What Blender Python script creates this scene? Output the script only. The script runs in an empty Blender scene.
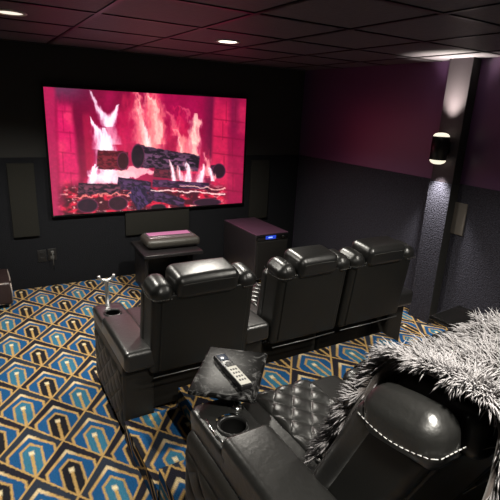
import bpy, math, random
import numpy as np
from mathutils import Vector, Matrix
random.seed(7); rng = np.random.default_rng(7)
SC = bpy.context.scene; COL = SC.collection
PI = math.pi
H = 2.2            # ceiling height
PZ = 0.235         # riser height

# ------------------------------------------------------------------ materials
def mat(name, color, rough=0.5, metal=0.0, spec=0.5, bump=None, vary=None, coat=0.0, emit=None, sheen=0.0, coat_r=.3):
    m = bpy.data.materials.new(name); m.use_nodes = True
    nt = m.node_tree; N = nt.nodes; L = nt.links
    b = N['Principled BSDF']
    b.inputs['Base Color'].default_value = (*color, 1)
    b.inputs['Roughness'].default_value = rough
    b.inputs['Metallic'].default_value = metal
    b.inputs['Specular IOR Level'].default_value = spec
    b.inputs['Coat Weight'].default_value = coat
    b.inputs['Coat Roughness'].default_value = coat_r
    b.inputs['Sheen Weight'].default_value = sheen
    tc = N.new('ShaderNodeTexCoord')
    if vary:
        scale, amt = vary
        n = N.new('ShaderNodeTexNoise'); n.inputs['Scale'].default_value = scale; n.inputs['Detail'].default_value = 5
        L.new(tc.outputs['Object'], n.inputs['Vector'])
        mx = N.new('ShaderNodeMix'); mx.data_type = 'RGBA'
        mx.inputs['A'].default_value = (*[c * (1 - amt) for c in color], 1)
        mx.inputs['B'].default_value = (*[min(1, c * (1 + amt)) for c in color], 1)
        L.new(n.outputs['Fac'], mx.inputs['Factor']); L.new(mx.outputs['Result'], b.inputs['Base Color'])
    if bump:
        scale, st, dist = bump
        n2 = N.new('ShaderNodeTexNoise'); n2.inputs['Scale'].default_value = scale; n2.inputs['Detail'].default_value = 4
        L.new(tc.outputs['Object'], n2.inputs['Vector'])
        bp = N.new('ShaderNodeBump'); bp.inputs['Strength'].default_value = st; bp.inputs['Distance'].default_value = dist
        L.new(n2.outputs['Fac'], bp.inputs['Height']); L.new(bp.outputs['Normal'], b.inputs['Normal'])
    if emit:
        b.inputs['Emission Color'].default_value = (*emit[0], 1); b.inputs['Emission Strength'].default_value = emit[1]
    return m

M = {}
M['leather'] = mat('black_leather', (.0095, .0095, .009), .36, bump=(55, .25, .004), spec=.6)
M['leather_gloss'] = mat('polished_black_leather', (.010, .010, .0095), .38, bump=(50, .35, .005), spec=.7, coat=.6, coat_r=.3)
M['leather_side'] = mat('black_leather_panel', (.014, .0128, .011), .42, bump=(70, .25, .004), spec=.45)
M['vinyl'] = mat('black_back_panel', (.0085, .0085, .0075), .42, bump=(9, .12, .01), spec=.45)
M['dark_plastic'] = mat('black_plastic', (.008, .008, .008), .35)
M['gloss_black'] = mat('gloss_black', (.006, .006, .006), .12)
M['hole'] = mat('cup_liner', (.002, .002, .002), .8, spec=.08)
M['stitch'] = mat('grey_thread', (.34, .34, .33), .8)
M['chrome'] = mat('chrome', (.75, .75, .75), .2, metal=1.0)
M['silver'] = mat('brushed_silver', (.7, .7, .7), .35, metal=.9)
M['satin'] = mat('satin_grey', (.18, .18, .18), .35, metal=.6)
M['wall_black'] = mat('matte_black_paint', (.030, .030, .0285), .55, bump=(120, .1, .002), vary=(3, .08), spec=.3)
M['wall_plum'] = mat('plum_paint', (.112, .05, .128), .36, bump=(120, .12, .002), vary=(2, .06), spec=1.0)
M['wall_carpet'] = mat('charcoal_wall_carpet', (.046, .045, .058), .95, bump=(90, 1.0, .02), vary=(75, .8), spec=.1)
M['front_carpet'] = mat('black_wall_carpet', (.0145, .0153, .018), .95, bump=(160, .8, .01), vary=(140, .35), spec=.1)
M['panel_grey'] = mat('grey_acoustic_panel', (.023, .0225, .0195), .9, bump=(200, .4, .004), vary=(90, .15), spec=.1)
M['panel_pale'] = mat('pale_plate', (.12, .105, .09), .7, bump=(60, .2, .003))
M['col_paint'] = mat('grey_column_paint', (.052, .040, .048), .7, bump=(80, .2, .002))
M['tile'] = mat('black_ceiling_tile', (.10, .085, .10), .55, bump=(45, .4, .008), vary=(20, .2), spec=.6)
M['tbar'] = mat('black_grid_bar', (.014, .012, .013), .35, spec=.5)
M['lamp_trim'] = mat('white_lamp_trim', (.55, .52, .48), .4)
M['lamp'] = mat('lamp_disc', (.9, .88, .8), .5, emit=((1, .9, .74), 5.5))
M['lamp_dim'] = mat('lamp_disc_soft', (.7, .66, .6), .5, emit=((1, .88, .75), 1.1))
M['sconce_lens'] = mat('sconce_lens', (.9, .88, .8), .5, emit=((1, .92, .72), 1.05))
M['wood_black'] = mat('black_stand', (.012, .011, .012), .38, bump=(30, .1, .003))
M['sub_body'] = mat('black_vinyl_wrap', (.02, .016, .018), .33, bump=(150, .2, .003), spec=.9, coat=.3)
M['sub_top_pinklit'] = mat('pink_lit_black_top', (.09, .040, .070), .3, spec=.8)  # black cabinet top with the screen's pink light mixed into its colour
M['grille'] = mat('black_grille_cloth', (.012, .011, .010), .85, bump=(260, .5, .004), spec=.2)
M['proj_body'] = mat('dark_taupe_shell', (.045, .042, .036), .45, bump=(200, .2, .002))
M['proj_top'] = mat('glossy_pewter_top', (.22, .19, .20), .25, metal=.5)
M['proj_lens_glow'] = mat('lens_window_pink_glow', (.02, .02, .02), .15, emit=((1.0, .30, .58), .6))  # emission also stands in for pink beam light scattered over the top
M['stitch_dark'] = mat('dark_thread', (.10, .10, .095), .7)
M['blue_led'] = mat('blue_display', (.01, .02, .1), .2, emit=((.03, .10, 1.0), .55))
M['blue_digit'] = mat('blue_digits', (.1, .2, .6), .3, emit=((.3, .45, 1.0), 1.3))
M['remote_black'] = mat('remote_black', (.012, .012, .013), .3)
M['remote_grey'] = mat('remote_silver', (.46, .45, .41), .4)
M['remote_screen'] = mat('remote_display', (.05, .06, .085), .12)
M['button'] = mat('remote_button', (.08, .08, .08), .5)
M['pouf'] = mat('brown_black_leather', (.03, .018, .018), .35, bump=(60, .3, .004))
M['piping'] = mat('pale_piping', (.35, .30, .27), .4)
M['outlet'] = mat('black_wall_plate', (.012, .012, .012), .4)
M['outlet_metal'] = mat('plug_grey', (.10, .10, .095), .4)

def granite():
    m = mat('black_marbled_top', (.01, .01, .01),   .16, spec=.1)
    nt = m.node_tree; N = nt.nodes; L = nt.links; b = N['Principled BSDF']
    tc = N.new('ShaderNodeTexCoord')
    n = N.new('ShaderNodeTexNoise'); n.inputs['Scale'].default_value = 17; n.inputs['Detail'].default_value = 9
    n.inputs['Roughness'].default_value = .72; n.inputs['Distortion'].default_value = 1.6
    L.new(tc.outputs['Object'], n.inputs['Vector'])
    cr = N.new('ShaderNodeValToRGB')
    cr.color_ramp.elements[0].position = .52; cr.color_ramp.elements[0].color = (.003, .003, .003, 1)
    cr.color_ramp.elements[1].position = .70; cr.color_ramp.elements[1].color = (.14, .14, .14, 1)
    L.new(n.outputs['Fac'], cr.inputs['Fac']); L.new(cr.outputs['Color'], b.inputs['Base Color'])
    r = N.new('ShaderNodeMapRange'); r.inputs['To Min'].default_value = .2; r.inputs['To Max'].default_value = .42
    L.new(n.outputs['Fac'], r.inputs['Value']); L.new(r.outputs['Result'], b.inputs['Roughness'])
    return m
M['granite'] = granite()

def carpet_mat():
    m = bpy.data.materials.new('patterned_carpet'); m.use_nodes = True
    nt = m.node_tree; N = nt.nodes; L = nt.links
    def num(op, *a):
        n = N.new('ShaderNodeMath'); n.operation = op
        for k, v in enumerate(a):
            if isinstance(v, (int, float)): n.inputs[k].default_value = v
            else: L.new(v, n.inputs[k])
        return n.outputs[0]
    add = lambda a, b: num('ADD', a, b); sub = lambda a, b: num('SUBTRACT', a, b)
    mul = lambda a, b: num('MULTIPLY', a, b); mx = lambda a, b: num('MAXIMUM', a, b)
    mn = lambda a, b: num('MINIMUM', a, b); ab = lambda a: num('ABSOLUTE', a)
    def band(x, t, s=.012):      # 1 where x < t (soft)
        n = N.new('ShaderNodeMapRange'); n.inputs['From Min'].default_value = t - s; n.inputs['From Max'].default_value = t + s
        n.inputs['To Min'].default_value = 1; n.inputs['To Max'].default_value = 0
        L.new(x, n.inputs['Value']); return n.outputs['Result']
    uv = N.new('ShaderNodeUVMap'); uv.uv_map = 'carpet'
    tcn = N.new('ShaderNodeTexNoise'); tcn.inputs['Scale'].default_value = 60; tcn.inputs['Detail'].default_value = 2
    L.new(uv.outputs['UV'], tcn.inputs['Vector'])
    sx = N.new('ShaderNodeSeparateXYZ'); L.new(uv.outputs['UV'], sx.inputs[0])
    wob = mul(sub(tcn.outputs['Fac'], .5), .012)
    u = mul(add(add(sx.outputs[0], 3.33019), wob), 1 / .31598)
    v = mul(add(add(sx.outputs[1], 1.30661), wob), 1 / .419645)
    i = add(u, v); j = sub(u, v)
    fi = num('FRACT', i); fj = num('FRACT', j)
    par = num('MODULO', add(add(num('FLOOR', i), num('FLOOR', j)), 1000), 2)
    par = num('GREATER_THAN', par, .5)
    X = mul(sub(add(fi, fj), 1), .5); Y = mul(sub(fi, fj), .5)
    aX = ab(X)
    edge = sub(.5, add(aX, ab(Y)))                       # distance to the diamond edge
    # outer hexagon: apex (0,.285), shoulders (.35,-.015)
    hexd = mx(mul(sub(add(mul(aX, .857), Y), .285), .76), sub(aX, .352))
    # inner arch: apex (0,.12), shoulders (.155,.0)
    arch = mx(mul(sub(add(mul(aX, .774), Y), .12), .80), sub(aX, .155))
    stem = mx(sub(aX, .024), sub(Y, -.035))
    tip = mx(sub(aX, .020), mul(ab(add(Y, .065)), .55))
    def rgb(c):
        n = N.new('ShaderNodeRGB'); n.outputs[0].default_value = (*c, 1); return n.outputs[0]
    def mix(f, a, b):
        n = N.new('ShaderNodeMix'); n.data_type = 'RGBA'
        L.new(f, n.inputs['Factor']); L.new(a, n.inputs['A']); L.new(b, n.inputs['B']); return n.outputs['Result']
    dark = rgb((.017, .016, .024)); navy = rgb((.024, .031, .047)); blue = rgb((.012, .078, .205)); teal = rgb((.034, .15, .24))
    orange = rgb((.47, .295, .105)); cream = rgb((.80, .68, .44)); black = rgb((.014, .014, .018))
    base = mix(par, dark, navy)
    c = mix(band(hexd, 0), base, blue)
    c = mix(band(arch, 0), c, mix(par, black, teal))
    c = mix(band(stem, 0), c, orange)
    c = mix(band(ab(hexd), .021), c, orange)
    c = mix(band(ab(arch), .0185), c, orange)
    c = mix(band(edge, .021), c, orange)
    # paler apexes and stem tips
    c = mix(mul(band(tip, .018), .9), c, cream)
    apex = mul(band(ab(hexd), .026), band(aX, .10, .06))
    c = mix(mul(apex, .55), c, cream)
    # outside the diamond lines nothing changes; yarn speckle
    sp = N.new('ShaderNodeTexNoise'); sp.inputs['Scale'].default_value = 210; sp.inputs['Detail'].default_value = 3
    L.new(uv.outputs['UV'], sp.inputs['Vector'])
    mr = N.new('ShaderNodeMapRange'); mr.inputs['From Min'].default_value = .25; mr.inputs['From Max'].default_value = .75
    mr.inputs['To Min'].default_value = .55; mr.inputs['To Max'].default_value = 1.4
    L.new(sp.outputs['Fac'], mr.inputs['Value'])
    sc = N.new('ShaderNodeVectorMath'); sc.operation = 'SCALE'
    L.new(c, sc.inputs[0]); L.new(mr.outputs['Result'], sc.inputs['Scale'])
    b = N['Principled BSDF']; L.new(sc.outputs[0], b.inputs['Base Color'])
    b.inputs['Roughness'].default_value = .95; b.inputs['Specular IOR Level'].default_value = .1
    bp = N.new('ShaderNodeBump'); bp.inputs['Strength'].default_value = .6; bp.inputs['Distance'].default_value = .006
    L.new(sp.outputs['Fac'], bp.inputs['Height']); L.new(bp.outputs['Normal'], b.inputs['Normal'])
    return m
M['carpet'] = carpet_mat()

# ------------------------------------------------------------------ mesh builder
class MB:
    def __init__(s): s.v = []; s.f = []; s.mi = []; s.uv = None
    def add(s, vs, fs, mi=0, T=None):
        o = len(s.v)
        if T is not None: vs = [T(p) for p in vs]
        s.v += [tuple(p) for p in vs]; s.f += [tuple(i + o for i in f) for f in fs]; s.mi += [mi] * len(fs); return s
    def rbox(s, c, size, r=.02, k=3, m=3, mi=0, T=None, puff=(0, 0, 0)):
        h = [d / 2 for d in size]; r = min(r, min(h) * .999)
        ax = []
        for a in range(3):
            ang = [math.tan(PI / 4 * q / k) for q in range(k + 1)]
            lo = [-h[a] + r - r * t for t in reversed(ang)]
            inn = h[a] - r
            mid = [-inn + 2 * inn * q / m for q in range(1, m)] if inn > 1e-5 else []
            hi = [h[a] - r + r * t for t in ang]
            if inn <= 1e-5: hi = hi[1:]
            ax.append(lo + mid + hi)
        idx = {}; vs = []; fs = []
        def vid(p):
            key = (round(p[0], 6), round(p[1], 6), round(p[2], 6))
            if key in idx: return idx[key]
            q = [max(-(h[a] - r), min(h[a] - r, p[a])) for a in range(3)]
            d = [p[a] - q[a] for a in range(3)]; n = math.sqrt(sum(x * x for x in d)) or 1
            o = [q[a] + d[a] / n * r for a in range(3)]
            for a in range(3):
                if puff[a]:
                    b1, b2 = (a + 1) % 3, (a + 2) % 3
                    w = max(0, 1 - (p[b1] / h[b1]) ** 2) * max(0, 1 - (p[b2] / h[b2]) ** 2)
                    o[a] += puff[a] * w * (p[a] / h[a])
            idx[key] = len(vs); vs.append([o[a] + c[a] for a in range(3)]); return idx[key]
        for a in range(3):
            b1, b2 = (a + 1) % 3, (a + 2) % 3
            for sg in (-1, 1):
                for i in range(len(ax[b1]) - 1):
                    for j in range(len(ax[b2]) - 1):
                        q = []
                        for (ii, jj) in ((i, j), (i + 1, j), (i + 1, j + 1), (i, j + 1)):
                            p = [0, 0, 0]; p[a] = sg * h[a]; p[b1] = ax[b1][ii]; p[b2] = ax[b2][jj]; q.append(vid(p))
                        if len(set(q)) < 3: continue
                        fs.append(q if sg > 0 else q[::-1])
        return s.add(vs, fs, mi, T)
    def tube(s, pts, r, n=8, mi=0, T=None, caps=True, rs=None):
        P = [Vector(p) for p in pts]; vs = []; fs = []
        up = None
        for i, p in enumerate(P):
            t = (P[min(i + 1, len(P) - 1)] - P[max(i - 1, 0)]).normalized()
            if up is None:
                up = Vector((0, 0, 1)) if abs(t.z) < .9 else Vector((1, 0, 0))
            a = t.cross(up).normalized(); b = a.cross(t).normalized(); up = b
            rr = rs[i] if rs else r
            for q in range(n):
                w = 2 * PI * q / n; vs.append(p + a * rr * math.cos(w) + b * rr * math.sin(w))
        for i in range(len(P) - 1):
            for q in range(n):
                q2 = (q + 1) % n; fs.append((i * n + q, i * n + q2, (i + 1) * n + q2, (i + 1) * n + q))
        if caps:
            fs.append(tuple(range(n))[::-1]); fs.append(tuple((len(P) - 1) * n + q for q in range(n)))
        return s.add(vs, fs, mi, T)
    def lathe(s, prof, c=(0, 0, 0), n=32, mi=0, T=None, cap0=True, cap1=True):
        vs = []; fs = []
        for (r, z) in prof:
            for q in range(n):
                w = 2 * PI * q / n; vs.append((c[0] + r * math.cos(w), c[1] + r * math.sin(w), c[2] + z))
        for i in range(len(prof) - 1):
            for q in range(n):
                q2 = (q + 1) % n; fs.append((i * n + q, i * n + q2, (i + 1) * n + q2, (i + 1) * n + q))
        if cap0: fs.append(tuple(range(n))[::-1])
        if cap1: fs.append(tuple((len(prof) - 1) * n + q for q in range(n)))
        return s.add(vs, fs, mi, T)
    def grid(s, nu, nv, fn, mi=0, T=None, flip=False):
        vs = [fn(i / nu, j / nv) for j in range(nv + 1) for i in range(nu + 1)]; fs = []
        for j in range(nv):
            for i in range(nu):
                a = j * (nu + 1) + i; q = (a, a + 1, a + nu + 2, a + nu + 1); fs.append(q[::-1] if flip else q)
        return s.add(vs, fs, mi, T)
    def box(s, lo, hi, mi=0, T=None):
        x0, y0, z0 = lo; x1, y1, z1 = hi
        return s.add([(x0, y0, z0), (x1, y0, z0), (x1, y1, z0), (x0, y1, z0), (x0, y0, z1), (x1, y0, z1), (x1, y1, z1), (x0, y1, z1)],
                     [(0, 3, 2, 1), (4, 5, 6, 7), (0, 1, 5, 4), (1, 2, 6, 5), (2, 3, 7, 6), (3, 0, 4, 7)], mi, T)
    def build(s, name, m, parent=None, smooth=True, loc=None):
        me = bpy.data.meshes.new(name); me.from_pydata(s.v, [], s.f)
        ms = m if isinstance(m, (list, tuple)) else [m]
        for q in ms: me.materials.append(M[q] if isinstance(q, str) else q)
        if len(ms) > 1: me.polygons.foreach_set('material_index', s.mi)
        if smooth: me.polygons.foreach_set('use_smooth', [True] * len(me.polygons))
        me.update()
        o = bpy.data.objects.new(name, me); COL.objects.link(o)
        if parent is not None: o.parent = parent
        if loc: o.location = loc
        return o

def tag(o, label=None, cat=None, group=None, kind=None):
    if label: o['label'] = label
    if cat: o['category'] = cat
    if group: o['group'] = group
    if kind: o['kind'] = kind
    return o
def empty(name, loc, rz=0, **k):
    o = bpy.data.objects.new(name, None); COL.objects.link(o); o.location = loc; o.rotation_euler = (0, 0, rz); o.empty_display_size = .1
    return tag(o, **k)
def carpet_box(faces, name, off=(0, 0), **k):
    """faces: list of (4 corner points, 4 uv points)"""
    vs = []; fs = []; uvs = []
    for pts, uv in faces:
        o = len(vs); vs += pts; fs.append((o, o + 1, o + 2, o + 3)); uvs += uv
    me = bpy.data.meshes.new(name); me.from_pydata(vs, [], fs)
    l = me.uv_layers.new(name='carpet')
    for q, w in enumerate(uvs): l.data[q].uv = (w[0] + off[0], w[1] + off[1])
    me.materials.append(M['carpet']); me.update()
    o = bpy.data.objects.new(name, me); COL.objects.link(o); return tag(o, **k)

# ------------------------------------------------------------------ setting
XL, YB = -4.6, -5.7
DADO = 1.243
carpet_box([([(XL, YB, 0), (0, YB, 0), (0, 0, 0), (XL, 0, 0)], [(XL, YB), (0, YB), (0, 0), (XL, 0)])], 'floor', kind='structure',
           label='carpet with blue, black and gold diamond arches on the floor', cat='floor')
MB().box((XL - .1, YB - .1, -.12), (.1, .1, -.01)).build('floor_slab', 'wall_black', smooth=False)['kind'] = 'structure'

# raised platform with a step let into its front left corner (carpet runs over the edges)
px0, px1, nx = -2.875, -.985, -2.572
py1, ny = -2.5, -3.03
SZ = .118
def tp(x0, y0, x1, y1, z): return ([(x0, y0, z), (x1, y0, z), (x1, y1, z), (x0, y1, z)], [(x0, y0), (x1, y0), (x1, y1), (x0, y1)])
def left_face(x, y0, y1, z0, z1): return ([(x, y1, z0), (x, y0, z0), (x, y0, z1), (x, y1, z1)], [(x - (z1 - z0), y1), (x - (z1 - z0), y0), (x, y0), (x, y1)])
def right_face(x, y0, y1, z0, z1): return ([(x, y0, z0), (x, y1, z0), (x, y1, z1), (x, y0, z1)], [(x + (z1 - z0), y0), (x + (z1 - z0), y1), (x, y1), (x, y0)])
def front_face(y, x0, x1, z0, z1): return ([(x1, y, z0), (x0, y, z0), (x0, y, z1), (x1, y, z1)], [(x1, y + (z1 - z0)), (x0, y + (z1 - z0)), (x0, y), (x1, y)])
yb = -5.1
def back_face(y, x0, x1, z0, z1): return ([(x0, y, z0), (x1, y, z0), (x1, y, z1), (x0, y, z1)], [(x0, y - (z1 - z0)), (x1, y - (z1 - z0)), (x1, y), (x0, y)])
carpet_box([tp(px0, yb, nx, ny, PZ), tp(nx, yb, px1, py1, PZ), left_face(px0, yb, ny, 0, PZ), front_face(ny, px0, nx, 0, PZ),
            left_face(nx, ny, py1, 0, PZ), front_face(py1, nx, px1, 0, PZ), right_face(px1, yb, py1, 0, PZ), back_face(yb, px0, px1, 0, PZ)], 'floor_riser', (-.032, -.16), kind='structure',
           label='carpeted riser carrying the back row of seats', cat='riser')
carpet_box([tp(px0 - .005, ny, nx, py1, SZ), left_face(px0 - .005, ny, py1, 0, SZ), front_face(py1, px0 - .005, nx, 0, SZ)], 'floor_step', (.043, .082), kind='structure',
           label='low carpeted step at the left corner of the riser', cat='step')

def wallbox(name, lo, hi, m, **k):
    o = MB().box(lo, hi).build(name, m, smooth=False); return tag(o, kind='structure', **k)
wallbox('wall_front', (XL - .1, 0, -.01), (.1, .1, H), 'wall_black')
wallbox('wall_right', (0, YB, -.01), (.1, 0, H), 'wall_plum')
wallbox('wall_left', (XL - .1, YB, -.01), (XL, 0, H), 'wall_black')
wallbox('wall_back', (XL - .1, YB - .1, -.01), (.1, YB, H), 'wall_black')
# carpet dado round the room
def dado(name, c, size, m): return tag(MB().rbox(c, size, .004, 2, 1).build(name, m), kind='structure')
dado('trim_1', ((XL) / 2, -.006, DADO / 2), (-XL, .012, DADO), 'front_carpet')
dado('trim_2', (-.006, (YB) / 2 - .012, DADO / 2), (.012, -YB - .03, DADO), 'wall_carpet')
# ceiling tiles and grid
c = MB(); xs = [-.33 - .61 * k for k in range(8)]; ys = [-.03 - .61 * k for k in range(10)]
bx = sorted([XL] + [x for x in xs if x > XL] + [0]); by = sorted([YB] + [y for y in ys if y > YB] + [0])
for i in range(len(bx) - 1):
    for j in range(len(by) - 1):
        a0, a1, b0, b1 = bx[i] + .003, bx[i + 1] - .003, by[j] + .003, by[j + 1] - .003
        c.add([(a0, b0, H), (a0, b1, H), (a1, b1, H), (a1, b0, H)], [(0, 1, 2, 3)])
c.box((XL - .1, YB - .1, H + .004), (.1, .1, H + .08))
tag(c.build('ceiling', 'tile', smooth=False), kind='structure')
g = MB()
for x in bx[1:-1]: g.box((x - .012, YB, H - .006), (x + .012, 0, H + .003))
for y in by[1:-1]: g.box((XL, y - .012, H - .0055), (0, y + .012, H + .003))
tag(g.build('trim_3', 'tbar', smooth=False), kind='structure')
# column on the right wall: front face painted above, carpeted below; side faces black
CX, CY0, CY1 = -.10, -2.235, -2.025
def column(name, c, size, r, front):
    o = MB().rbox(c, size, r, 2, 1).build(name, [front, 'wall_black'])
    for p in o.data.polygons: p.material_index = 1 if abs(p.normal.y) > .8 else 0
    return o
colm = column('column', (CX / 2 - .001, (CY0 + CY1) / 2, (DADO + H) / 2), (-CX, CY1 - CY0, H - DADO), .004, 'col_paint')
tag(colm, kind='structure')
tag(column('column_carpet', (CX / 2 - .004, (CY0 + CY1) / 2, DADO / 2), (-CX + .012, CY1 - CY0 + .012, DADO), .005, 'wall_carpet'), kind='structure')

# ------------------------------------------------------------------ screen
def fire_picture(U, V):
    """the picture showing on the screen: a log fire in a brick hearth. U,V in 0..1 (V down)."""
    src = np.array([[0, 0], [1, 0], [1, 1], [0, 1]], float); dst = np.array([[10, 15], [487, 45], [480, 290], [32, 315]], float)
    A = []; b = []
    for (u, v), (x, y) in zip(src, dst):
        A += [[u, v, 1, 0, 0, 0, -u * x, -v * x], [0, 0, 0, u, v, 1, -u * y, -v * y]]; b += [x, y]
    h = np.linalg.solve(np.array(A), np.array(b)); w = h[6] * U + h[7] * V + 1
    X = (h[0] * U + h[1] * V + h[2]) / w; Y = (h[3] * U + h[4] * V + h[5]) / w
    perm = rng.random((64, 64))
    def vn(x, y):
        xi = np.floor(x).astype(int); yi = np.floor(y).astype(int); fx = x - xi; fy = y - yi
        fx = fx * fx * (3 - 2 * fx); fy = fy * fy * (3 - 2 * fy)
        g = lambda a, b_: perm[a % 64, b_ % 64]
        return (g(xi, yi) * (1 - fx) + g(xi + 1, yi) * fx) * (1 - fy) + (g(xi, yi + 1) * (1 - fx) + g(xi + 1, yi + 1) * fx) * fy
    def fbm(x, y, o=4):
        t = 0; a = .5; s_ = 0
        for k in range(o): t = t + a * vn(x * 2 ** k + 17 * k, y * 2 ** k + 31 * k); s_ += a; a *= .5
        return t / s_
    sst = lambda a, b_, x: (lambda t: t * t * (3 - 2 * t))(np.clip((x - a) / (b_ - a), 0, 1))
    C = np.zeros(X.shape + (3,))
    def lay(mask, col):
        nonlocal C
        m = np.clip(mask, 0, 1)[..., None]; C = C * (1 - m) + np.array(col, float) * m
    def layc(mask, cols):
        nonlocal C
        m = np.clip(mask, 0, 1)[..., None]; C = C * (1 - m) + cols * m
    n1 = fbm(X / 40, Y / 40); n2 = fbm(X / 12, Y / 12); n3 = fbm(X / 6 + 9, Y / 25)
    C[:] = (152, 14, 70)
    lay(sst(150, 20, Y) * sst(330, 100, X) * .75, (118, 22, 62))
    lay(sst(.4, .8, n1) * .45, (196, 28, 100))
    lay(sst(230, 300, X) * sst(120, 40, Y) * .3, (150, 12, 80))
    # left brick pillar and its dark shoulders
    lay(sst(140, 95, X + .12 * (Y - 60)) * sst(60, 75, X), (122, 18, 62))
    lay(sst(70, 10, Y) * sst(150, 60, X), (112, 62, 92))
    pil = sst(34, 44, X - .035 * (Y - 20)) * sst(84, 70, X - .10 * (Y - 60) + 10 * (n1 - .5)) * sst(30, 80, Y + 40 * (n3 - .5))
    lay(pil, (206, 38, 104)); lay(pil * sst(.45, .75, n1) * .5, (236, 84, 118))
    lay(sst(44, 30, X - .04 * (Y - 20)), (176, 40, 92))
    for yy in (70, 118, 166, 212, 262):
        lay(pil * sst(3.5, .2, np.abs(Y - yy - .12 * (X - 30) + 3 * n1)) * .3, (120, 14, 56))
    for (xx, a, b_) in ((56, 70, 118), (70, 118, 166), (50, 166, 212), (66, 212, 262)):
        lay(pil * sst(2.2, .8, np.abs(X - xx - .06 * (Y - 100))) * (Y > a) * (Y < b_) * .28, (120, 14, 56))
    p2 = sst(95, 102, X - .08 * (Y - 60)) * sst(128, 112, X - .05 * (Y - 60)) * sst(66, 90, Y) * sst(230, 200, Y)
    lay(p2 * .5, (190, 40, 82))
    # right brick wall
    rb = sst(406, 416, X + .03 * (Y - 50))
    lay(sst(375, 405, X) * .85, (108, 20, 62)); lay(rb, (158, 22, 76)); lay(rb * sst(.45, .75, n1) * .4, (224, 60, 104))
    lay(rb * sst(448, 440, X) * sst(30, 90, Y) * .5, (226, 50, 96))
    lay(rb * sst(446, 456, X) * sst(476, 462, X) * sst(180, 80, Y) * .6, (110, 24, 66))
    for yy in (92, 132, 172, 214, 256):
        lay(rb * sst(2.6, .8, np.abs(Y - yy - .13 * (X - 410) + 1.5 * n1)) * .42, (118, 10, 52))
    for (xx, a, b_) in ((440, 50, 97), (462, 50, 97), (432, 97, 137), (456, 137, 178), (436, 178, 218), (458, 218, 260)):
        lay(rb * sst(2, .6, np.abs(X - xx)) * (Y > a) * (Y < b_ + 4) * .38, (118, 10, 52))
    # flames
    def flame(pts, wid, amp, col, op=1.0, soft=.55, ns=14):
        """a tongue along a polyline (bottom to top); wid per point"""
        nonlocal C
        P = np.array(pts, float); ys = P[:, 1]; order = np.argsort(ys)
        wob = (fbm(X / ns + 3, Y / (ns * 2.2) + 5) - .5) * amp
        wob2 = (fbm(X / (ns * .4) + 33, Y / (ns * 1.1) + 15) - .5) * amp * .5
        cx = np.interp(Y, ys[order], P[order, 0]); ww = np.interp(Y, ys[order], np.array(wid, float)[order], left=0, right=0)
        d = np.abs(X - cx + wob + wob2) / np.maximum(ww, .01)
        stk = .55 + .75 * fbm(X / 7 + 61, Y / 26 + 3); lay(sst(1.05, soft * .55, d) * np.minimum(1, ww / 3) * op * np.minimum(1, stk), col); return d
    for pts, wid, op in (
        ([(160, 250), (185, 150), (205, 70), (225, 20)], [60, 55, 30, 5], .35),
        ([(260, 200), (262, 120), (262, 60), (265, 20)], [60, 52, 34, 20], .55),
        ([(350, 220), (345, 160), (330, 110), (322, 60)], [60, 50, 28, 3], .45),
        ([(400, 230), (400, 190), (395, 160)], [30, 18, 3], .45)):
        flame(pts, wid, 60, (240, 62, 100), op, .1, 18)
    for pts, wid, op, col in (
        ([(250, 170), (236, 110), (232, 60), (226, 28)], [36, 28, 20, 6], .8, (250, 150, 150)),
        ([(270, 165), (272, 100), (262, 60), (250, 30)], [34, 27, 18, 9], .8, (252, 170, 160)),
        ([(285, 150), (286, 90), (276, 45), (268, 24)], [20, 18, 16, 12], .7, (250, 140, 140)),
        ([(365, 180), (362, 140), (370, 100), (366, 78)], [16, 20, 17, 7], .85, (254, 205, 190)),
        ([(345, 185), (336, 140), (318, 115)], [24, 18, 4], .75, (250, 170, 160)),
        ([(322, 130), (318, 95), (296, 72)], [12, 12, 4], .6, (250, 130, 140)),
        ([(350, 100), (345, 70), (330, 60)], [5, 6, 2], .5, (250, 130, 140)),
        ([(400, 225), (398, 190), (392, 168)], [14, 10, 2], .8, (252, 170, 170))):
        flame(pts, wid, 22, col, op, .2, 9)
    W = (255, 240, 250)
    for pts, wid, op in (([(252, 165), (242, 120), (238, 80), (230, 40)], [16, 11, 8, 1], .75), ([(280, 150), (280, 100), (270, 60), (258, 34)], [13, 10, 8, 2], .75),
                         ([(366, 150), (364, 120), (370, 92)], [8, 8, 1], .8), ([(338, 190), (330, 150), (322, 125)], [9, 7, 1], .7)):
        flame(pts, wid, 20, (255, 214, 200), op, .1, 8)
    flame([(176, 150), (168, 125), (160, 100), (166, 84), (184, 60)], [22, 18, 15, 13, 2], 16, (255, 205, 220), .7, .2, 9)
    flame([(140, 160), (134, 120), (122, 88)], [22, 14, 2], 16, (255, 190, 210), .6, .2, 9)
    flame([(160, 240), (156, 195), (150, 150), (132, 105), (118, 84)], [34, 34, 24, 10, 2], 14, W, .95, .45, 9)
    flame([(172, 200), (160, 140), (150, 110)], [24, 16, 3], 14, W, .9, .45, 9)
    flame([(160, 108), (158, 90), (140, 70), (118, 24)], [14, 20, 12, 2], 12, W, .9, .4, 9)
    flame([(164, 106), (176, 80), (184, 56)], [14, 12, 2], 10, W, .9, .4, 8)
    flame([(128, 250), (126, 215), (130, 195)], [22, 14, 3], 14, W, .95, .4, 8)
    flame([(262, 170), (252, 130), (244, 95)], [12, 8, 1], 12, (255, 228, 225), .85, .4, 8)
    lay(sst(1, .5, ((X - 170) / 55) ** 2 + ((Y - 225) / 18) ** 2 + (n2 - .5) * 2) * .85, (255, 225, 232))
    lay(sst(1, .4, ((X - 225) / 50) ** 2 + ((Y - 212) / 16) ** 2 + (n2 - .5) * 2) * .9, (254, 190, 195))
    # embers across the grate
    emb = sst(226, 262, Y + 14 * (n1 - .5) - .02 * X) * sst(40, 72, X + 10 * n2) * sst(452, 425, X)
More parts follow.
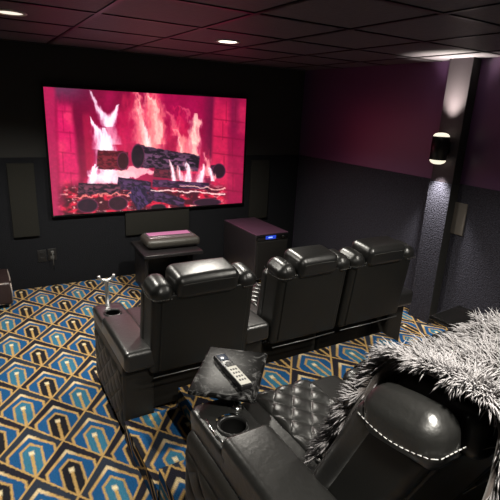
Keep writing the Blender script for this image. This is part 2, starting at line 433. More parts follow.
    e = sst(.42, .72, fbm(X / 16 + 4, Y / 9 + 2))[..., None]
    layc(emb, (1 - e) * np.array([78, 10, 38]) + e * np.array([206, 32, 72]))
    lay(emb * sst(.60, .78, fbm(X / 9 + 50, Y / 5 + 9)) * .8, (255, 205, 190))
    # logs
    def log(p, q, r0, r1, dark=(40, 16, 40), lite=(126, 76, 116), rot=1.0):
        ax = np.array(q, float) - p; l = np.hypot(*ax); t = ((X - p[0]) * ax[0] + (Y - p[1]) * ax[1]) / l / l
        s_ = (-(X - p[0]) * ax[1] + (Y - p[1]) * ax[0]) / l; r = r0 + (r1 - r0) * np.clip(t, 0, 1)
        rr = s_ / r + .35 * (n2 - .5)
        m = sst(1.04, .92, np.abs(rr)) * sst(-.03, .0, t) * sst(1.03, 1.0, t)
        bark = fbm(t * l / 9 + 7, s_ / 4 + 11, 3); k = (sst(.42, .62, bark) * .8 * (1 - .4 * np.abs(rr)))[..., None]
        layc(m, (1 - k) * np.array(dark) + k * np.array(lite)); return m
    def cap(x, y, rx, ry, col=(26, 12, 28), rim=(110, 40, 78)):
        d = ((X - x) / rx) ** 2 + ((Y - y) / ry) ** 2
        lay(sst(1.25, 1.05, d), rim); lay(sst(1.0, .8, d), col)
        lay(sst(.6, .3, d) * sst(.45, .7, n2) * .5, (70, 28, 52))
    log((136, 184), (206, 188), 22, 22, (84, 14, 36), (150, 50, 66)); cap(196, 188, 13, 20, (64, 14, 32))
    log((404, 212), (428, 214), 12, 16); cap(424, 214, 15, 17, (48, 16, 40))
    flame([(118, 262), (122, 230), (134, 200)], [12, 10, 2], 12, W, .9, .4, 7)
    log((270, 214), (330, 224), 12, 10, (70, 20, 44), (130, 50, 70))
    log((232, 178), (374, 196), 27, 20, (30, 13, 34), (140, 96, 128)); cap(231, 177, 15, 27, (34, 14, 34), (96, 40, 72))
    for pts, wid in (([(318, 236), (312, 205), (306, 186)], [16, 10, 2]), ([(350, 240), (352, 210), (344, 190)], [22, 14, 2]), ([(378, 242), (384, 214), (388, 196)], [22, 12, 2]),
                     ([(408, 238), (404, 214), (398, 200)], [10, 8, 2]), ([(336, 236), (330, 214), (326, 200)], [12, 8, 2])):
        flame(pts, wid, 16, (255, 176, 178), .85, .1, 8)
        flame(pts, [x * .5 for x in wid], 10, W, .85, .3, 7)
    log((268, 241), (398, 250), 9, 8, (48, 20, 52), (120, 76, 116)); log((184, 240), (260, 250), 15, 13, (38, 18, 46), (112, 74, 120))
    log((222, 252), (250, 294), 20, 20, (34, 18, 50), (104, 72, 124))
    log((258, 266), (340, 290), 14, 10, (40, 18, 46), (112, 74, 118))
    log((92, 252), (188, 256), 14, 13, (42, 18, 42), (150, 84, 104))
    lay(sst(2.5, .6, np.abs(Y - 258 - .06 * (X - 270) + 10 * (n2 - .5))) * (X > 262) * (X < 440) * .9, (255, 220, 215))
    lay(sst(2.2, .6, np.abs(Y - 247 - .1 * (X - 330) + 12 * (n2 - .5))) * (X > 330) * (X < 440) * .8, (255, 200, 190))
    lay(sst(3, .6, np.abs(Y - 270 + .05 * (X - 120) + 16 * (n2 - .5))) * (X > 84) * (X < 215) * .8, (255, 150, 140))
    cap(112, 292, 24, 16, (46, 16, 42)); cap(184, 288, 22, 16, (54, 16, 38)); cap(280, 300, 18, 9); cap(396, 288, 32, 9, (52, 22, 46))
    C = np.clip(C / 255, 0, 1) ** 1.2
    C *= (.93 + .14 * fbm(X / 5 + 2, Y / 5 + 4, 2))[..., None]
    return np.clip(C, 0, 1)

SX, SZT, SW = -2.8295, 1.8497, 2.033; SH = SW * 9 / 16; SY = -.045
scr = empty('projector_screen', (SX + SW / 2, 0, SZT - SH), label='large wall screen in thin black frame showing a pink log fire', cat='screen')
NU, NV = 448, 252
uu = np.linspace(0, 1, NU + 1); vv = np.linspace(0, 1, NV + 1); U, V = np.meshgrid(uu, vv)
cols = fire_picture(U, V)
lin = np.where(cols <= .04045, cols / 12.92, ((cols + .055) / 1.055) ** 2.4)
me = bpy.data.meshes.new('display')
P3 = np.stack([(U - .5) * SW, np.full_like(U, SY), (1 - V) * SH], -1).reshape(-1, 3)
me.vertices.add(len(P3)); me.vertices.foreach_set('co', P3.ravel())
ii = np.arange(NU)[None, :] + (NU + 1) * np.arange(NV)[:, None]; ii = ii.ravel()
fc = np.stack([ii, ii + NU + 1, ii + NU + 2, ii + 1], -1)
me.loops.add(fc.size); me.polygons.add(len(fc)); me.loops.foreach_set('vertex_index', fc.ravel())
me.polygons.foreach_set('loop_start', np.arange(len(fc)) * 4); me.update(calc_edges=True)
ca = me.color_attributes.new('picture', 'FLOAT_COLOR', 'POINT')
ca.data.foreach_set('color', np.concatenate([lin.reshape(-1, 3), np.ones((len(P3), 1))], 1).ravel())
dm = bpy.data.materials.new('lit_picture'); dm.use_nodes = True
at = dm.node_tree.nodes.new('ShaderNodeVertexColor'); at.layer_name = 'picture'
b = dm.node_tree.nodes['Principled BSDF']; b.inputs['Base Color'].default_value = (.02, .02, .02, 1); b.inputs['Roughness'].default_value = .5
dm.node_tree.links.new(at.outputs['Color'], b.inputs['Emission Color']); b.inputs['Emission Strength'].default_value = 1.4
me.materials.append(dm)
d = bpy.data.objects.new('display', me); COL.objects.link(d); d.parent = scr
fr = MB()
for (cx, cz, sx_, sz_) in ((0, -.008, SW + .03, .016), (0, SH + .008, SW + .03, .016), (-SW / 2 - .008, SH / 2, .016, SH + .03), (SW / 2 + .008, SH / 2, .016, SH + .03)):
    fr.rbox((cx, -.028, cz), (sx_, .052, sz_), .004, 2, 1)
fr.rbox((0, -.018, SH / 2), (SW, .03, SH), .003, 1, 1)
fr.build('frame', 'gloss_black', scr)

# ------------------------------------------------------------------ recliners
def quilt(u, v, nu, nv, h):
    a = (u * nu + v * nv); b_ = (u * nu - v * nv)
    return h * (abs(math.sin(PI * a)) * abs(math.sin(PI * b_))) ** .42
def dashes(path, r=.0016, step=.012):
    mb = MB(); P = [Vector(p) for p in path]; acc = 0
    for a, b_ in zip(P[:-1], P[1:]):
        l = (b_ - a).length; n = max(1, int(l / step)); d_ = (b_ - a) / n
        for k in range(n):
            mb.tube([a + d_ * k + d_ * .12, a + d_ * k + d_ * .8], r, 5)
    return mb

def recliner(loc, w, arm_l, arm_r, bl, br, lean, hy, label, group, pad_up=.0, L=.595, tilt=0.0, wh=.105, thread='stitch_dark', ww=.115, wd=.195, hdz=0.0, hd_d=.20, seam_up=.0, head='leather', flare=.0, hf=.008, qc=0.0, qw=.275, qm='leather'):
    """seat span +-w/2 about local x=0; bl/br = local x ends of the backrest; arms = widths or 0; y=0 at the arm fronts, +y to the screen"""
    t = empty('recliner', loc, label=label, cat='recliner', group=group)
    hw = w / 2
    MB().rbox((0, -.29, .17), (w - .01, .5, .26), .02).rbox((0, -.27, .03), (w - .06, .44, .05), .01).build('base', 'leather_side', t)
    seat = MB().rbox((0, -.235, .37), (w - .006, .54, .18), .055, 4, 4, puff=(0, 0, .006)).build('seat', 'leather_gloss', t)
    def sq(u, v):                                   # quilted panel rolls over the seat's front lip
        s_ = v * .66; x = qc + (u - .5) * qw
        R_ = .055; zt = .46 + .006; flat = .45
        edge = min(1, 14 * min(u, 1 - u)) ** .5
        e = .004 + quilt(u, v, 3.0, 5.6, .012) * edge
        if s_ < flat: y, z, ny_, nz_ = -.47 + s_, zt, 0, 1
        elif s_ < flat + R_ * PI / 2:
            q = (s_ - flat) / R_; y = -.47 + flat + R_ * math.sin(q); z = zt - R_ + R_ * math.cos(q); ny_, nz_ = math.sin(q), math.cos(q)
        else: y = -.47 + flat + R_; z = zt - R_ - (s_ - flat - R_ * PI / 2); ny_, nz_ = 1, 0
        if ny_ == 1: z = max(z, .305)
        return (x, y + ny_ * e, z + nz_ * e - (1 - edge) * .006 * nz_)
    MB().grid(96, 180, sq).build('quilted_panel', qm, seat)
    MB().rbox((0, -.02, .165), (w - .012, .10, .24), .03, 3, 2, puff=(0, .012, 0)).build('footrest', 'leather', t)
    # backrest in its own leaning frame
    ca_, sa_ = math.cos(lean), math.sin(lean)
    def T(p):
        x, y, z = p; return (x, hy + y * ca_ - z * sa_, .36 + y * sa_ + z * ca_)
    # the head pieces hinge forward about their own axis
    ct_, st_ = math.cos(tilt), math.sin(tilt); hyc, hzc = -.08, L - .075
    def TH(p):
        x, y, z = p; y -= hyc; z -= hzc
        return T((x, hyc + y * ct_ + z * st_, hzc - y * st_ + z * ct_))
    bw = br - bl; bc = (bl + br) / 2; th = .17
    Z1 = L - .085
    back = MB().rbox((bc, -th / 2, Z1 / 2 + .03), (bw - .012, th - .012, Z1 - .02), .03, 3, 5, T=T, puff=(0, .008, 0)).build('backrest', ['vinyl'], t)
    MB().rbox((bc, -.055, .24), (bw * .56, .12, .50), .05, 3, 4, T=T, puff=(0, .02, 0)).build('back_cushion', 'leather', back)
    # rear panel with its seam
    MB().rbox((bc, -th + .004, Z1 / 2 + .035), (bw - .10, .014, Z1 - .06), .006, 2, 3, T=T).build('rear_panel', 'vinyl', back)
    sm = MB().tube([T((bl + .02, -th + .004, .03)), T((bc, -th + .0, .028)), T((br - .02, -th + .004, .03))], .0035, 6)
    sm.build('seam', 'satin', back)
    for sg in (-1, 1):
        cx = (bl + ww / 2) if sg < 0 else (br - ww / 2)
        wg = MB().rbox((cx, hf - wd / 2, L - .075), (ww, wd, wh), .05, 5, 2, T=TH, puff=(.006, .0, .008))
        # the wing runs on down the front edge as a bolster
        wg.rbox((cx, -.005, (L - .1) / 2), (ww, .085, L - .12), .035, 3, 4, T=T)
        wing = wg.build('head_wing', head, t)
        path = []
        x_o = cx + sg * (ww / 2 - .004)
        for k in range(15):
            yy = hf - .0075 - (wd - .02) * k / 14
            zz = L - .088 + seam_up * (1 - k / 14) - .012 * math.sin(k / 14 * PI)
            path.append(TH((x_o + sg * (.003 + .0075 * math.sin(PI * k / 14)), yy, zz)))
        for k in range(1, 8): path.append(TH((cx + sg * (ww / 2 - .004 - (ww - .02) * k / 7), hf - wd - .001, L - .088)))
        dashes(path, .0013).build('stitching', thread, wing)
    hwid = bw - 2 * ww - .006
    hd = MB().rbox((bc, hf - hd_d / 2, L - .047 + hdz), (hwid, hd_d, .13), .04, 5, 5, T=TH, puff=(.0, .003, .008)).build('headrest', 'leather', t)
    path = [TH((bc - hwid / 2 + .03 + (hwid - .06) * k / 30, hf - hd_d - .0035, L - .018 + hdz + .004 * math.sin(PI * k / 30))) for k in range(31)]
    dashes(path, .0015).build('stitching', thread, hd)
    # arms
    for sg, aw in ((-1, arm_l), (1, arm_r)):
        if not aw: continue
        x0, x1 = (-hw - aw, -hw) if sg < 0 else (hw, hw + aw)
        cx = (x0 + x1) / 2
        arm = MB().rbox((cx + sg * flare / 2, -.338, .235), (aw - .012 + flare, .665, .43), .018 + flare, 3, 3).build('armrest', 'leather_side', t)
        # console with the cup hole (front) ...
        zc = .52; cy = -.165; r = .043; mb = MB(); n = 40; yf, yr = -.002, -.30
        def ring(fr_, z, inset=0):
            out = []
            for k in range(n):
                a = 2 * PI * (k + .5) / n; ca2, sa2 = math.cos(a), math.sin(a)
                hx = aw / 2 - inset; hy1 = (yf - inset) - cy; hy0 = cy - (yr + inset)
                tt = min(hx / abs(ca2) if abs(ca2) > 1e-6 else 9, (hy1 if sa2 > 0 else hy0) / abs(sa2) if abs(sa2) > 1e-6 else 9)
                sq_ = (cx + ca2 * tt, cy + sa2 * tt); ci = (cx + ca2 * r, cy + sa2 * r)
                out.append((ci[0] + (sq_[0] - ci[0]) * fr_, ci[1] + (sq_[1] - ci[1]) * fr_, z))
            return out
        rings = [ring(1, .44, .004), ring(1, zc - .018, 0), ring(1, zc - .006, .003), ring(1, zc, .012), ring(.5, zc + .001), ring(.18, zc)]
        vs = [p for q in rings for p in q]; fs = []
        for q in range(len(rings) - 1):
            for k in range(n):
                k2 = (k + 1) % n; fs.append((q * n + k, q * n + k2, (q + 1) * n + k2, (q + 1) * n + k))
        mb.add(vs, fs); cons = mb.build('console', 'leather_gloss', arm)
        cup = MB().lathe([(r + .012, -.004), (r + .013, .003), (r + .008, .0065), (r + .002, .006), (r - .001, .001), (r - .0015, -.004)], (cx, cy, zc), 40, cap0=False, cap1=False)
        cup.lathe([(r - .0015, -.004), (r - .003, -.07), (.0, -.07)], (cx, cy, zc), 40, mi=1, cap0=False, cap1=False)
        cup.build('cup_holder', ['dark_plastic', 'hole'], arm)
        if pad_up:
            pts = [(cx - sg * .0 - .064, -.10, zc + .001), (cx - .071, -.14, zc + .004), (cx - .073, -.19, zc + .004), (cx - .064, -.235, zc + .002)]
            MB().tube(pts, .0045, 8).build('chrome_trim', 'chrome', arm)
        # ... and the padded rest behind it
        MB().rbox((cx, -.485, .487 + pad_up / 2), (aw * .99, .50, .115 + pad_up), .028, 4, 4, puff=(0, 0, .004)).build('arm_pad', 'leather_gloss', arm)
        x_o = x0 - .001 - flare if sg < 0 else x1 + .001 + flare
        sgn = sg
        def sp(u, v):
            y = -.64 + u * .60; z = .05 + v * .33
            edge = min(1, 18 * min(u, 1 - u, v, 1 - v)) ** .5
            return (x_o - sgn * .006 + sgn * (quilt(u, v, 4.2, 2.6, .011) * edge + .002 * edge), y, z)
        MB().grid(100, 64, sp, flip=(sg > 0)).build('quilted_side', 'leather_side', arm)
    return t

F0 = -1.82
recliner((-2.44, F0, 0), .52,   .18, .175, -.31, .285, math.radians(7), -.56,
         'black leather recliner at the left end of the front row, silver stem on its arm', 'front row recliners')
recliner((-1.735, F0, 0), .53, 0, 0, -.268, .262, math.radians(7), -.56,
         'black leather recliner in the middle of the front row', 'front row recliners')
recliner((-1.20, F0, 0), .53, 0, .18, -.262, .31, math.radians(7), -.56,
         'black leather recliner at the right end of the front row, nearest the column', 'front row recliners')
B0 = -3.34
recliner((-2.43, B0, PZ), .53, .18, 0, -.285, .26, math.radians(23), -.43,
         'black recliner closest to the camera, with quilted seat, under grey fur throw', 'back row recliners', pad_up=.02, L=.665, tilt=math.radians(33), wh=.125, thread='stitch', wd=.222, hdz=-.03, hd_d=.245, seam_up=.013, head='leather_gloss', flare=.028, hf=.0425, qc=-.035, qw=.265, qm='leather_gloss')
recliner((-1.89, B0, PZ), .53, 0, .18, -.265, .34, math.radians(23), -.43,
         'black recliner on the riser partly hidden behind the grey fur throw', 'back row recliners', pad_up=.02, L=.665, tilt=math.radians(33), wh=.125, thread='stitch', wd=.222, hdz=-.03, hd_d=.245, seam_up=.013, head='leather_gloss', flare=.028, hf=.0425, qc=-.035, qw=.265, qm='leather_gloss')

# ------------------------------------------------------------------ trays, remote, stem
def tray(name, label, c, size, rz, post, m):
    t = empty(name, (c[0], c[1], c[2]), rz, label=label, cat='tray table', group='swivel trays on the back row arms')
    MB().rbox((0, 0, .010), (*size, .02), .008, 3, 4).build('tray_top', m, t)
    px, py = post
    R_ = Matrix.Rotation(-rz, 3, 'Z'); lp = R_ @ Vector((px - c[0], py - c[1], 0)); zb = PZ + .52 - c[2]
    MB().tube([(lp.x, lp.y, zb), (lp.x, lp.y, -.012)], .010, 14).rbox((lp.x * .8, lp.y * .8, -.006), (.06, .06, .012), .004).build('post', 'gloss_black', t)
    MB().lathe([(.016, 0), (.017, .006), (.011, .012), (.008, .012)], (lp.x, lp.y, zb), 20).build('collar', 'chrome', t)
    return t
tray('swivel_tray', 'black marbled swivel tray on near left armrest, with remote on it', (-2.685, -3.295, PZ + .565), (.24, .322), math.radians(-39.5), (-2.73, -3.43), 'granite')
tray('swivel_tray', 'plain black swivel tray above the far right arm, behind the fur throw', (-1.43, -3.40, PZ + .565), (.26, .25), math.radians(4), (-1.53, -3.41), 'gloss_black')

rm = empty('remote_control', (-2.69, -3.315, PZ + .585), math.radians(-2), label='slim black remote with silver grey keypad lying on the marbled tray', cat='remote')
MB().rbox((0, 0, .0105), (.047, .235, .021), .006, 3, 3).build('body', 'remote_black', rm)
MB().rbox((0, -.050, .0215), (.041, .122, .003), .001, 2, 2).build('keypad', 'remote_grey', rm)
MB().rbox((0, .082, .0215), (.034, .042, .003), .001, 2, 2).build('display', 'remote_screen', rm)
MB().lathe([(.014, 0), (.014, .003), (.009, .003), (.009, .001)], (0, .028, .0205), 24).build('button_ring', 'button', rm)
for q in range(12):
    MB().rbox((-.010 + .010 * (q % 3), -.012 - .024 * (q // 3), .0237), (.006, .010, .002), .0008, 1, 1).build('button', 'button', rm)

st = empty('stem_holder', (-2.79, -1.86, .5205), label='silver stem with forked top standing on the front left armrest', cat='holder')
MB().lathe([(.017, 0), (.017, .004), (.0115, .006), (.0115, .150), (.015, .157), (.017, .172)], n=20).build('stem', 'silver', st)
fk = MB()
fk.tube([(-.047, 0, .203), (-.043, 0, .186), (-.025, 0, .172), (0, 0, .168), (.025, 0, .172), (.043, 0, .186), (.047, 0, .203)], .0095, 10)
fk.build('fork', 'silver', st)

# ------------------------------------------------------------------ fur throw
def throw():
    prof = [(-3.78, .76), (-3.81, .85), (-3.865, .98), (-3.905, 1.06), (-3.922, 1.12), (-3.95, 1.165), (-4.05, 1.185), (-4.155, 1.205), (-4.208, 1.185), (-4.235, 1.10), (-4.26, 1.0), (-4.29, .7), (-4.30, .55)]
    P = np.array(prof); dl = np.r_[0, np.cumsum(np.hypot(*np.diff(P, axis=0).T))]; TL = dl[-1]
    def at(s_):
        return np.interp(s_, dl, P[:, 0]), np.interp(s_, dl, P[:, 1])
    X1 = -1.72
    # normal pointing outwards (away from the chair)
    def outward(v):
        s_ = v * TL; y0, z0 = at(max(0, s_ - .02)); y1, z1 = at(min(TL, s_ + .02))
        t = Vector((0, y1 - y0, z1 - z0)).normalized(); return Vector((0, t.z, -t.y)), t
    mb = MB()
    nu, nv = 44, 66
    def base(u, v):
        s_ = v * TL; y, z = at(s_); n, t = outward(v)
        xl = -2.602 - .03 * max(0, 1 - v * 3.2) - .105 * min(1, max(0, v - .52) * 8) + .01 * math.sin(v * 23); x = xl + u * (X1 - xl)
        w = .010 * math.sin(u * 14 + v * 5) + .008 * math.sin(u * 27 - v * 9) + .018
        return Vector((x, y, z)) + n * w
    vs = [base(i / nu, j / nv) for j in range(nv + 1) for i in range(nu + 1)]
    vs2 = [base(i / nu, j / nv) - outward(j / nv)[0] * .012 for j in range(nv + 1) for i in range(nu + 1)]
    fs = []
    K = len(vs)
    for j in range(nv):
        for i in range(nu):
            a = j * (nu + 1) + i; fs.append((a, a + 1, a + nu + 2, a + nu + 1)); fs.append((K + a, K + a + nu + 1, K + a + nu + 2, K + a + 1))
    for j in range(nv):
        for a, b_ in ((j * (nu + 1), (j + 1) * (nu + 1)), ((j + 1) * (nu + 1) + nu, j * (nu + 1) + nu)): fs.append((a, b_, K + b_, K + a))
    for i in range(nu):
        for a, b_ in ((i + 1, i), (nv * (nu + 1) + i, nv * (nu + 1) + i + 1)): fs.append((a, b_, K + b_, K + a))
    mb.add(vs + vs2, fs)
    tcol = [0.0] * len(mb.v)
    # fur: soft pointed locks
    NS = 32000
    for k in range(NS):
        u = random.random(); v = random.random()
        if k < 6000: u = random.random() ** 3 * .06          # thick left edge
        p = base(u, v); n, t = outward(v)
        cl = (math.floor(u * 34), math.floor(v * 40)); rr = random.Random(hash(cl) & 0xffff)
        cdir = Vector((rr.uniform(-1, 1), rr.uniform(-1, 1), rr.uniform(-1, 1))) * .55
        grav = Vector((0, 0, -1))
        edge = Vector((-1, 0, 0)) * max(0, 1 - u * 14) * .7
        d0 = (n * .62 + cdir + edge * .8 + (t * .55 if v > .45 else -t * .55) * (1 if abs(v - .45) > .06 else abs(v - .45) / .06) + Vector((-.18, 0, 0)) + Vector((random.gauss(0, .22), random.gauss(0, .22), random.gauss(0, .22)))).normalized()
        ln = random.uniform(.038, .066); r0 = random.uniform(.0013, .0026)
        d1 = (d0 + grav * random.uniform(.35, .8)).normalized()
        pts = [p, p + d0 * ln * .38, p + d0 * ln * .38 + (d0 * .6 + d1 * .4).normalized() * ln * .34]
        pts.append(pts[-1] + d1 * ln * .32)
        sx_ = d0.cross(Vector((.3, .5, .8))).normalized(); sy_ = d0.cross(sx_).normalized()
        o = len(mb.v)
        for q, (pp, rad) in enumerate(zip(pts, (r0 * .8, r0, r0 * .75))):
            for a in range(3):
                w = 2 * PI * a / 3
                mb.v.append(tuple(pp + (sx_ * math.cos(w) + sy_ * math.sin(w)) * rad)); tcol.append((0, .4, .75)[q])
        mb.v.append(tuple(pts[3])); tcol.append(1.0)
        for q in range(2):
            for a in range(3):
                a2 = (a + 1) % 3; mb.f.append((o + q * 3 + a, o + q * 3 + a2, o + q * 3 + 3 + a2, o + q * 3 + 3 + a)); mb.mi.append(0)
        for a in range(3): mb.f.append((o + 6 + a, o + 6 + (a + 1) % 3, o + 9)); mb.mi.append(0)
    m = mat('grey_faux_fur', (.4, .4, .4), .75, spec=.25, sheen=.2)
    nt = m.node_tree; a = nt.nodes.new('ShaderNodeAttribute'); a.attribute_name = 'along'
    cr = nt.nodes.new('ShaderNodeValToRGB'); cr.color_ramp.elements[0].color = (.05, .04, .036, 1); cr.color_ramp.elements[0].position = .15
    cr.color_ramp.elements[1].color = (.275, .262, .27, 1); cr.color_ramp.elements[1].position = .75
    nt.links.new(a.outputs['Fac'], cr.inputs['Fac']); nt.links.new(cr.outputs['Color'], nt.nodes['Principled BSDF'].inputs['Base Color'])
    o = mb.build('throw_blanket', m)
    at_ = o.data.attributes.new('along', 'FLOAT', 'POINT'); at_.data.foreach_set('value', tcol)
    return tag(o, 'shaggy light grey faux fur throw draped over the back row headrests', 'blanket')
throw()

# ------------------------------------------------------------------ front of the room
sd = empty('media_stand', (-1.885, -.485, 0), math.radians(-3), label='low black stand under the projector, below the screen', cat='stand')
MB().rbox((0, 0, .415), (.57, .53, .032), .006, 2, 2).build('top', 'wood_black', sd)
MB().rbox((-.235, .05, .2), (.03, .40, .40), .004, 2, 2).build('side_panel', 'wood_black', sd)
MB().rbox((.235, .05, .2), (.03, .40, .40), .004, 2, 2).build('side_panel', 'wood_black', sd)
MB().rbox((0, .24, .2), (.44, .015, .40), .003, 2, 2).build('back_panel', 'wood_black', sd)
MB().rbox((0, .05, .08), (.44, .36, .02), .003, 2, 2).build('shelf', 'wood_black', sd)
pj = empty('projector', (-1.835, -.465, .431), math.radians(-3), label='short-throw projector with shiny pink-lit top, on the low stand', cat='projector')
def shell(p):
    x, y, z = p; k = 1 - .10 * max(0, (.05 - z) / .05) ** 2; return (x * k, y * k, z)
MB().rbox((0, 0, .050), (.535, .30, .100), .040, 5, 3, T=shell, puff=(0, .008, 0)).build('body', 'proj_body', pj)
def rect_ring(): 
    return MB().rbox((0, .02, .098), (.46, .22, .012), .005, 2, 2)
rect_ring().build('top_plate', 'proj_top', pj)
MB().rbox((0, .05, .105), (.42, .10, .006), .003, 2, 2).build('lens_window_glow', 'proj_lens_glow', pj)  # lens window widened so its glow imitates the pink-lit top
MB().rbox((0, -.045, .104), (.40, .04, .008), .003, 2, 2).build('vent_bar', 'proj_top', pj)
MB().rbox((.03, -.152, .058), (.055, .006, .011), .003, 2, 2).build('badge', 'chrome', pj)

sb = empty('subwoofer', (-.83, -.425, 0), math.radians(0), label='large black subwoofer cabinet with blue display, right of the projector stand', cat='subwoofer')
MB().rbox((0, .01, .275), (.40, .70, .49), .008, 2, 2).build('cabinet', 'sub_body', sb)
for sx_ in (-.16, .16):
    for sy_ in (-.28, .30): MB().lathe([(.022, 0), (.025, .004), (.022, .031)], (sx_, sy_, 0), 16).build('foot', 'dark_plastic', sb)
MB().rbox((0, .01, .522), (.402, .702, .012), .005, 2, 2).build('top_panel', 'sub_top_pinklit', sb)  # thin top sheet carrying the painted pink screen light
MB().rbox((0, -.348, .255), (.375, .03, .40), .012, 3, 3, puff=(0, .01, 0)).build('grille', 'grille', sb)
MB().rbox((0, -.345, .487), (.385, .03, .055), .008, 2, 2).build('control_panel', 'gloss_black', sb)
dsp = MB().rbox((-.03, -.3605, .492), (.125, .004, .036), .001, 1, 1).build('display', 'blue_led', sb)
dg = MB()
dg.rbox((-.035, -.3632, .492), (.05, .0015, .012), .0005, 1, 1)
dg.build('readout', 'blue_digit', dsp)
MB().lathe([(.013, 0), (.013, .012), (.010, .014)], (0, 0, 0), 20, T=lambda p: (.12 + p[0], -.360 - p[2], .49 + p[1])).build('knob', 'dark_plastic', sb)

# acoustic panels
def panel(label, x0, x1, z0, z1, front=True, y=0):
    o = empty('acoustic_panel', ((x0 + x1) / 2, -.012, z0), label=label, cat='panel', group='acoustic panels on the front wall')
    MB().rbox((0, -.014, (z1 - z0) / 2), (x1 - x0, .028, z1 - z0), .005, 2, 2).build('panel', 'panel_grey', o); return o
def flat_panel(label, x0, x1, z0, z1):
    o = MB().rbox((0, -.014, (z1 - z0) / 2), (x1 - x0, .028, z1 - z0), .005, 2, 2).build('acoustic_panel', 'panel_grey', loc=((x0 + x1) / 2, -.012, z0))
    return tag(o, label, 'panel', 'acoustic panels on the front wall')
flat_panel('tall grey acoustic panel left of the screen', -3.18, -2.96, .52, 1.195)
flat_panel('wide grey acoustic panel under the middle of the screen', -2.15, -1.45, .44, .683)
flat_panel('tall grey acoustic panel right of the screen above the subwoofer', -.685, -.435, .50, 1.19)
# small pale plate on the right wall behind the column
o = MB().rbox((0, 0, 0), (.012, .118, .265), .004, 2, 2).build('wall_plate', 'panel_pale', loc=(-.0185, -2.295, .962)); tag(o, 'small pale upright plate on the carpeted wall beside the column', 'plate')

# wall sockets
def socket(label, x, z, plug):
    o = empty('wall_socket', (x, -.012, z), label=label, cat='socket')
    MB().rbox((0, -.004, 0), (.075, .008, .118), .003, 2, 2).build('plate', 'outlet', o)
    for dz in (-.026, .026): MB().rbox((0, -.0085, dz), (.034, .004, .030), .004, 2, 1).build('receptacle', 'outlet_metal' if plug and dz < 0 else 'outlet', o)
    if plug: MB().rbox((0, -.024, .026), (.03, .03, .03), .008, 2, 1).tube([(0, -.038, .02), (0, -.045, -.03), (.004, -.03, -.09), (.006, -.008, -.14)], .0035, 8).build('plug', 'outlet_metal', o)
    return o
socket('plain black wall socket low on front wall left of the screen', -2.955, .315, False)
socket('black wall socket with grey plug and cord, low on the front wall', -2.865, .32, True)

# leather stool at the left edge
pf = empty('footstool', (-3.455, -.225, 0), 0, label='dark brown leather footstool with pale piping at the left edge', cat='footstool')
MB().rbox((0, 0, .135), (.40, .40, .21), .03, 4, 3, puff=(.006, .006, .01)).build('cushion', 'pouf', pf)
pip = MB()
for z in (.228, .045):
    a = .194; pts = []
    for q in range(33):
        w = 2 * PI * q / 32; cc, ss = math.cos(w), math.sin(w); e = .35
        pts.append((a * math.copysign(abs(cc) ** e, cc), a * math.copysign(abs(ss) ** e, ss), z))
    pip.tube(pts, .006, 6, caps=False)
for sx_ in (-1, 1):
    for sy_ in (-1, 1): pip.tube([(sx_ * .192, sy_ * .192, .045), (sx_ * .198, sy_ * .198, .135), (sx_ * .192, sy_ * .192, .228)], .006, 6)
pip.build('piping', 'piping', pf)
for sx_ in (-.15, .15):
    for sy_ in (-.15, .15): MB().lathe([(.014, 0), (.018, .035)], (sx_, sy_, 0), 12).build('leg', 'wood_black', pf)

# ------------------------------------------------------------------ lamps
def light(name, kind, loc, energy, color, **k):
    l = bpy.data.lights.new(name, kind); l.energy = energy; l.color = color
    for a, v in k.items(): setattr(l, a, v)
    o = bpy.data.objects.new(name, l); COL.objects.link(o); o.location = loc; return o
WARM = (1, .95, .85)
def downlight(x, y, label, energy, m='lamp', size=2.4, blend=.7):
    o = empty('downlight', (x, y, H), label=label, cat='ceiling light', group='recessed ceiling lights')
    MB().lathe([(.088, .004), (.090, -.003), (.084, -.007), (.070, -.007), (.066, -.002)], n=40, cap0=False, cap1=False).build('trim_ring', 'lamp_trim', o)
    MB().lathe([(.066, -.003), (.03, -.006), (.0, -.0065)], n=40, cap0=False, cap1=False).build('lens', m, o)
    if energy:
        s_ = light('downlight_beam', 'SPOT', (0, 0, -.02), energy, WARM, spot_size=size, spot_blend=blend, shadow_soft_size=.06); s_.parent = o
    return o
downlight(-1.78, -1.46, 'round ceiling light shining white near the middle of the ceiling', 200)
downlight(-3.16, -1.50, 'round ceiling light at the top left corner, above the carpet', 200, 'lamp_dim')
# the same fittings over the back row (outside the frame)
downlight(-1.22, -3.72, 'round ceiling light above the right end of the back row', 190)
downlight(-2.86, -4.40, 'round ceiling light just behind the back row, above the fur throw', 225)

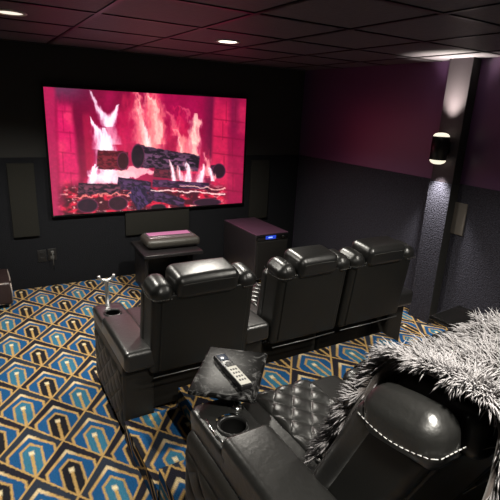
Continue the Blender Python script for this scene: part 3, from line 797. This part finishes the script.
sco = empty('wall_sconce', (CX, (CY0 + CY1) / 2, 1.52), label='black cylinder sconce on the column, lit up and down', cat='wall lamp')
MB().rbox((-.012, 0, 0), (.025, .06, .09), .004, 2, 1).build('bracket', 'dark_plastic', sco)
MB().lathe([(.060, -.092), (.066, -.090), (.066, .090), (.060, .092)], (-.090, 0, 0), 40).build('body', 'dark_plastic', sco)
MB().lathe([(.062, .090), (.060, .100), (.048, .112), (.028, .119), (.0, .121)], (-.090, 0, 0), 32, cap0=False, cap1=False).build('lens', 'sconce_lens', sco)
MB().lathe([(.0, -.128), (.030, -.125), (.050, -.116), (.062, -.100), (.062, -.090)], (-.090, 0, 0), 32, cap0=False, cap1=False).build('lens', 'sconce_lens', sco)
su = light('sconce_up', 'SPOT', (-.09, 0, .125), 150, (1, .94, .80), spot_size=math.radians(80), spot_blend=1, shadow_soft_size=.035); su.parent = sco; su.rotation_euler = (PI, 0, 0)
sdn = light('sconce_down', 'SPOT', (-.09, 0, -.14), 62, (1, .96, .92), spot_size=math.radians(78), spot_blend=.8, shadow_soft_size=.02); sdn.parent = sco

w = bpy.data.worlds.new('world'); SC.world = w; w.use_nodes = True
w.node_tree.nodes['Background'].inputs[0].default_value = (.5, .48, .5, 1); w.node_tree.nodes['Background'].inputs[1].default_value = .02

# ------------------------------------------------------------------ camera
cam = bpy.data.cameras.new('camera'); co = bpy.data.objects.new('camera', cam); COL.objects.link(co); SC.camera = co
cam.sensor_width = 36; cam.sensor_fit = 'HORIZONTAL'; cam.lens = 33.2685; cam.clip_start = .02
r_ = Vector((.86150326, -.50562377, .04644076)); u_ = Vector((.11012556, .27535323, .95501464)); f_ = Vector((.49566571, .81763391, -.2928998))
mw = Matrix((r_, u_, -f_)).transposed().to_4x4(); mw.translation = (-3.42613, -4.61541, 1.75481); co.matrix_world = mw
vs_ = SC.view_settings; vs_.view_transform = 'Standard'; vs_.look = 'None'; vs_.exposure = 0; vs_.gamma = 1; vs_.use_curve_mapping = False
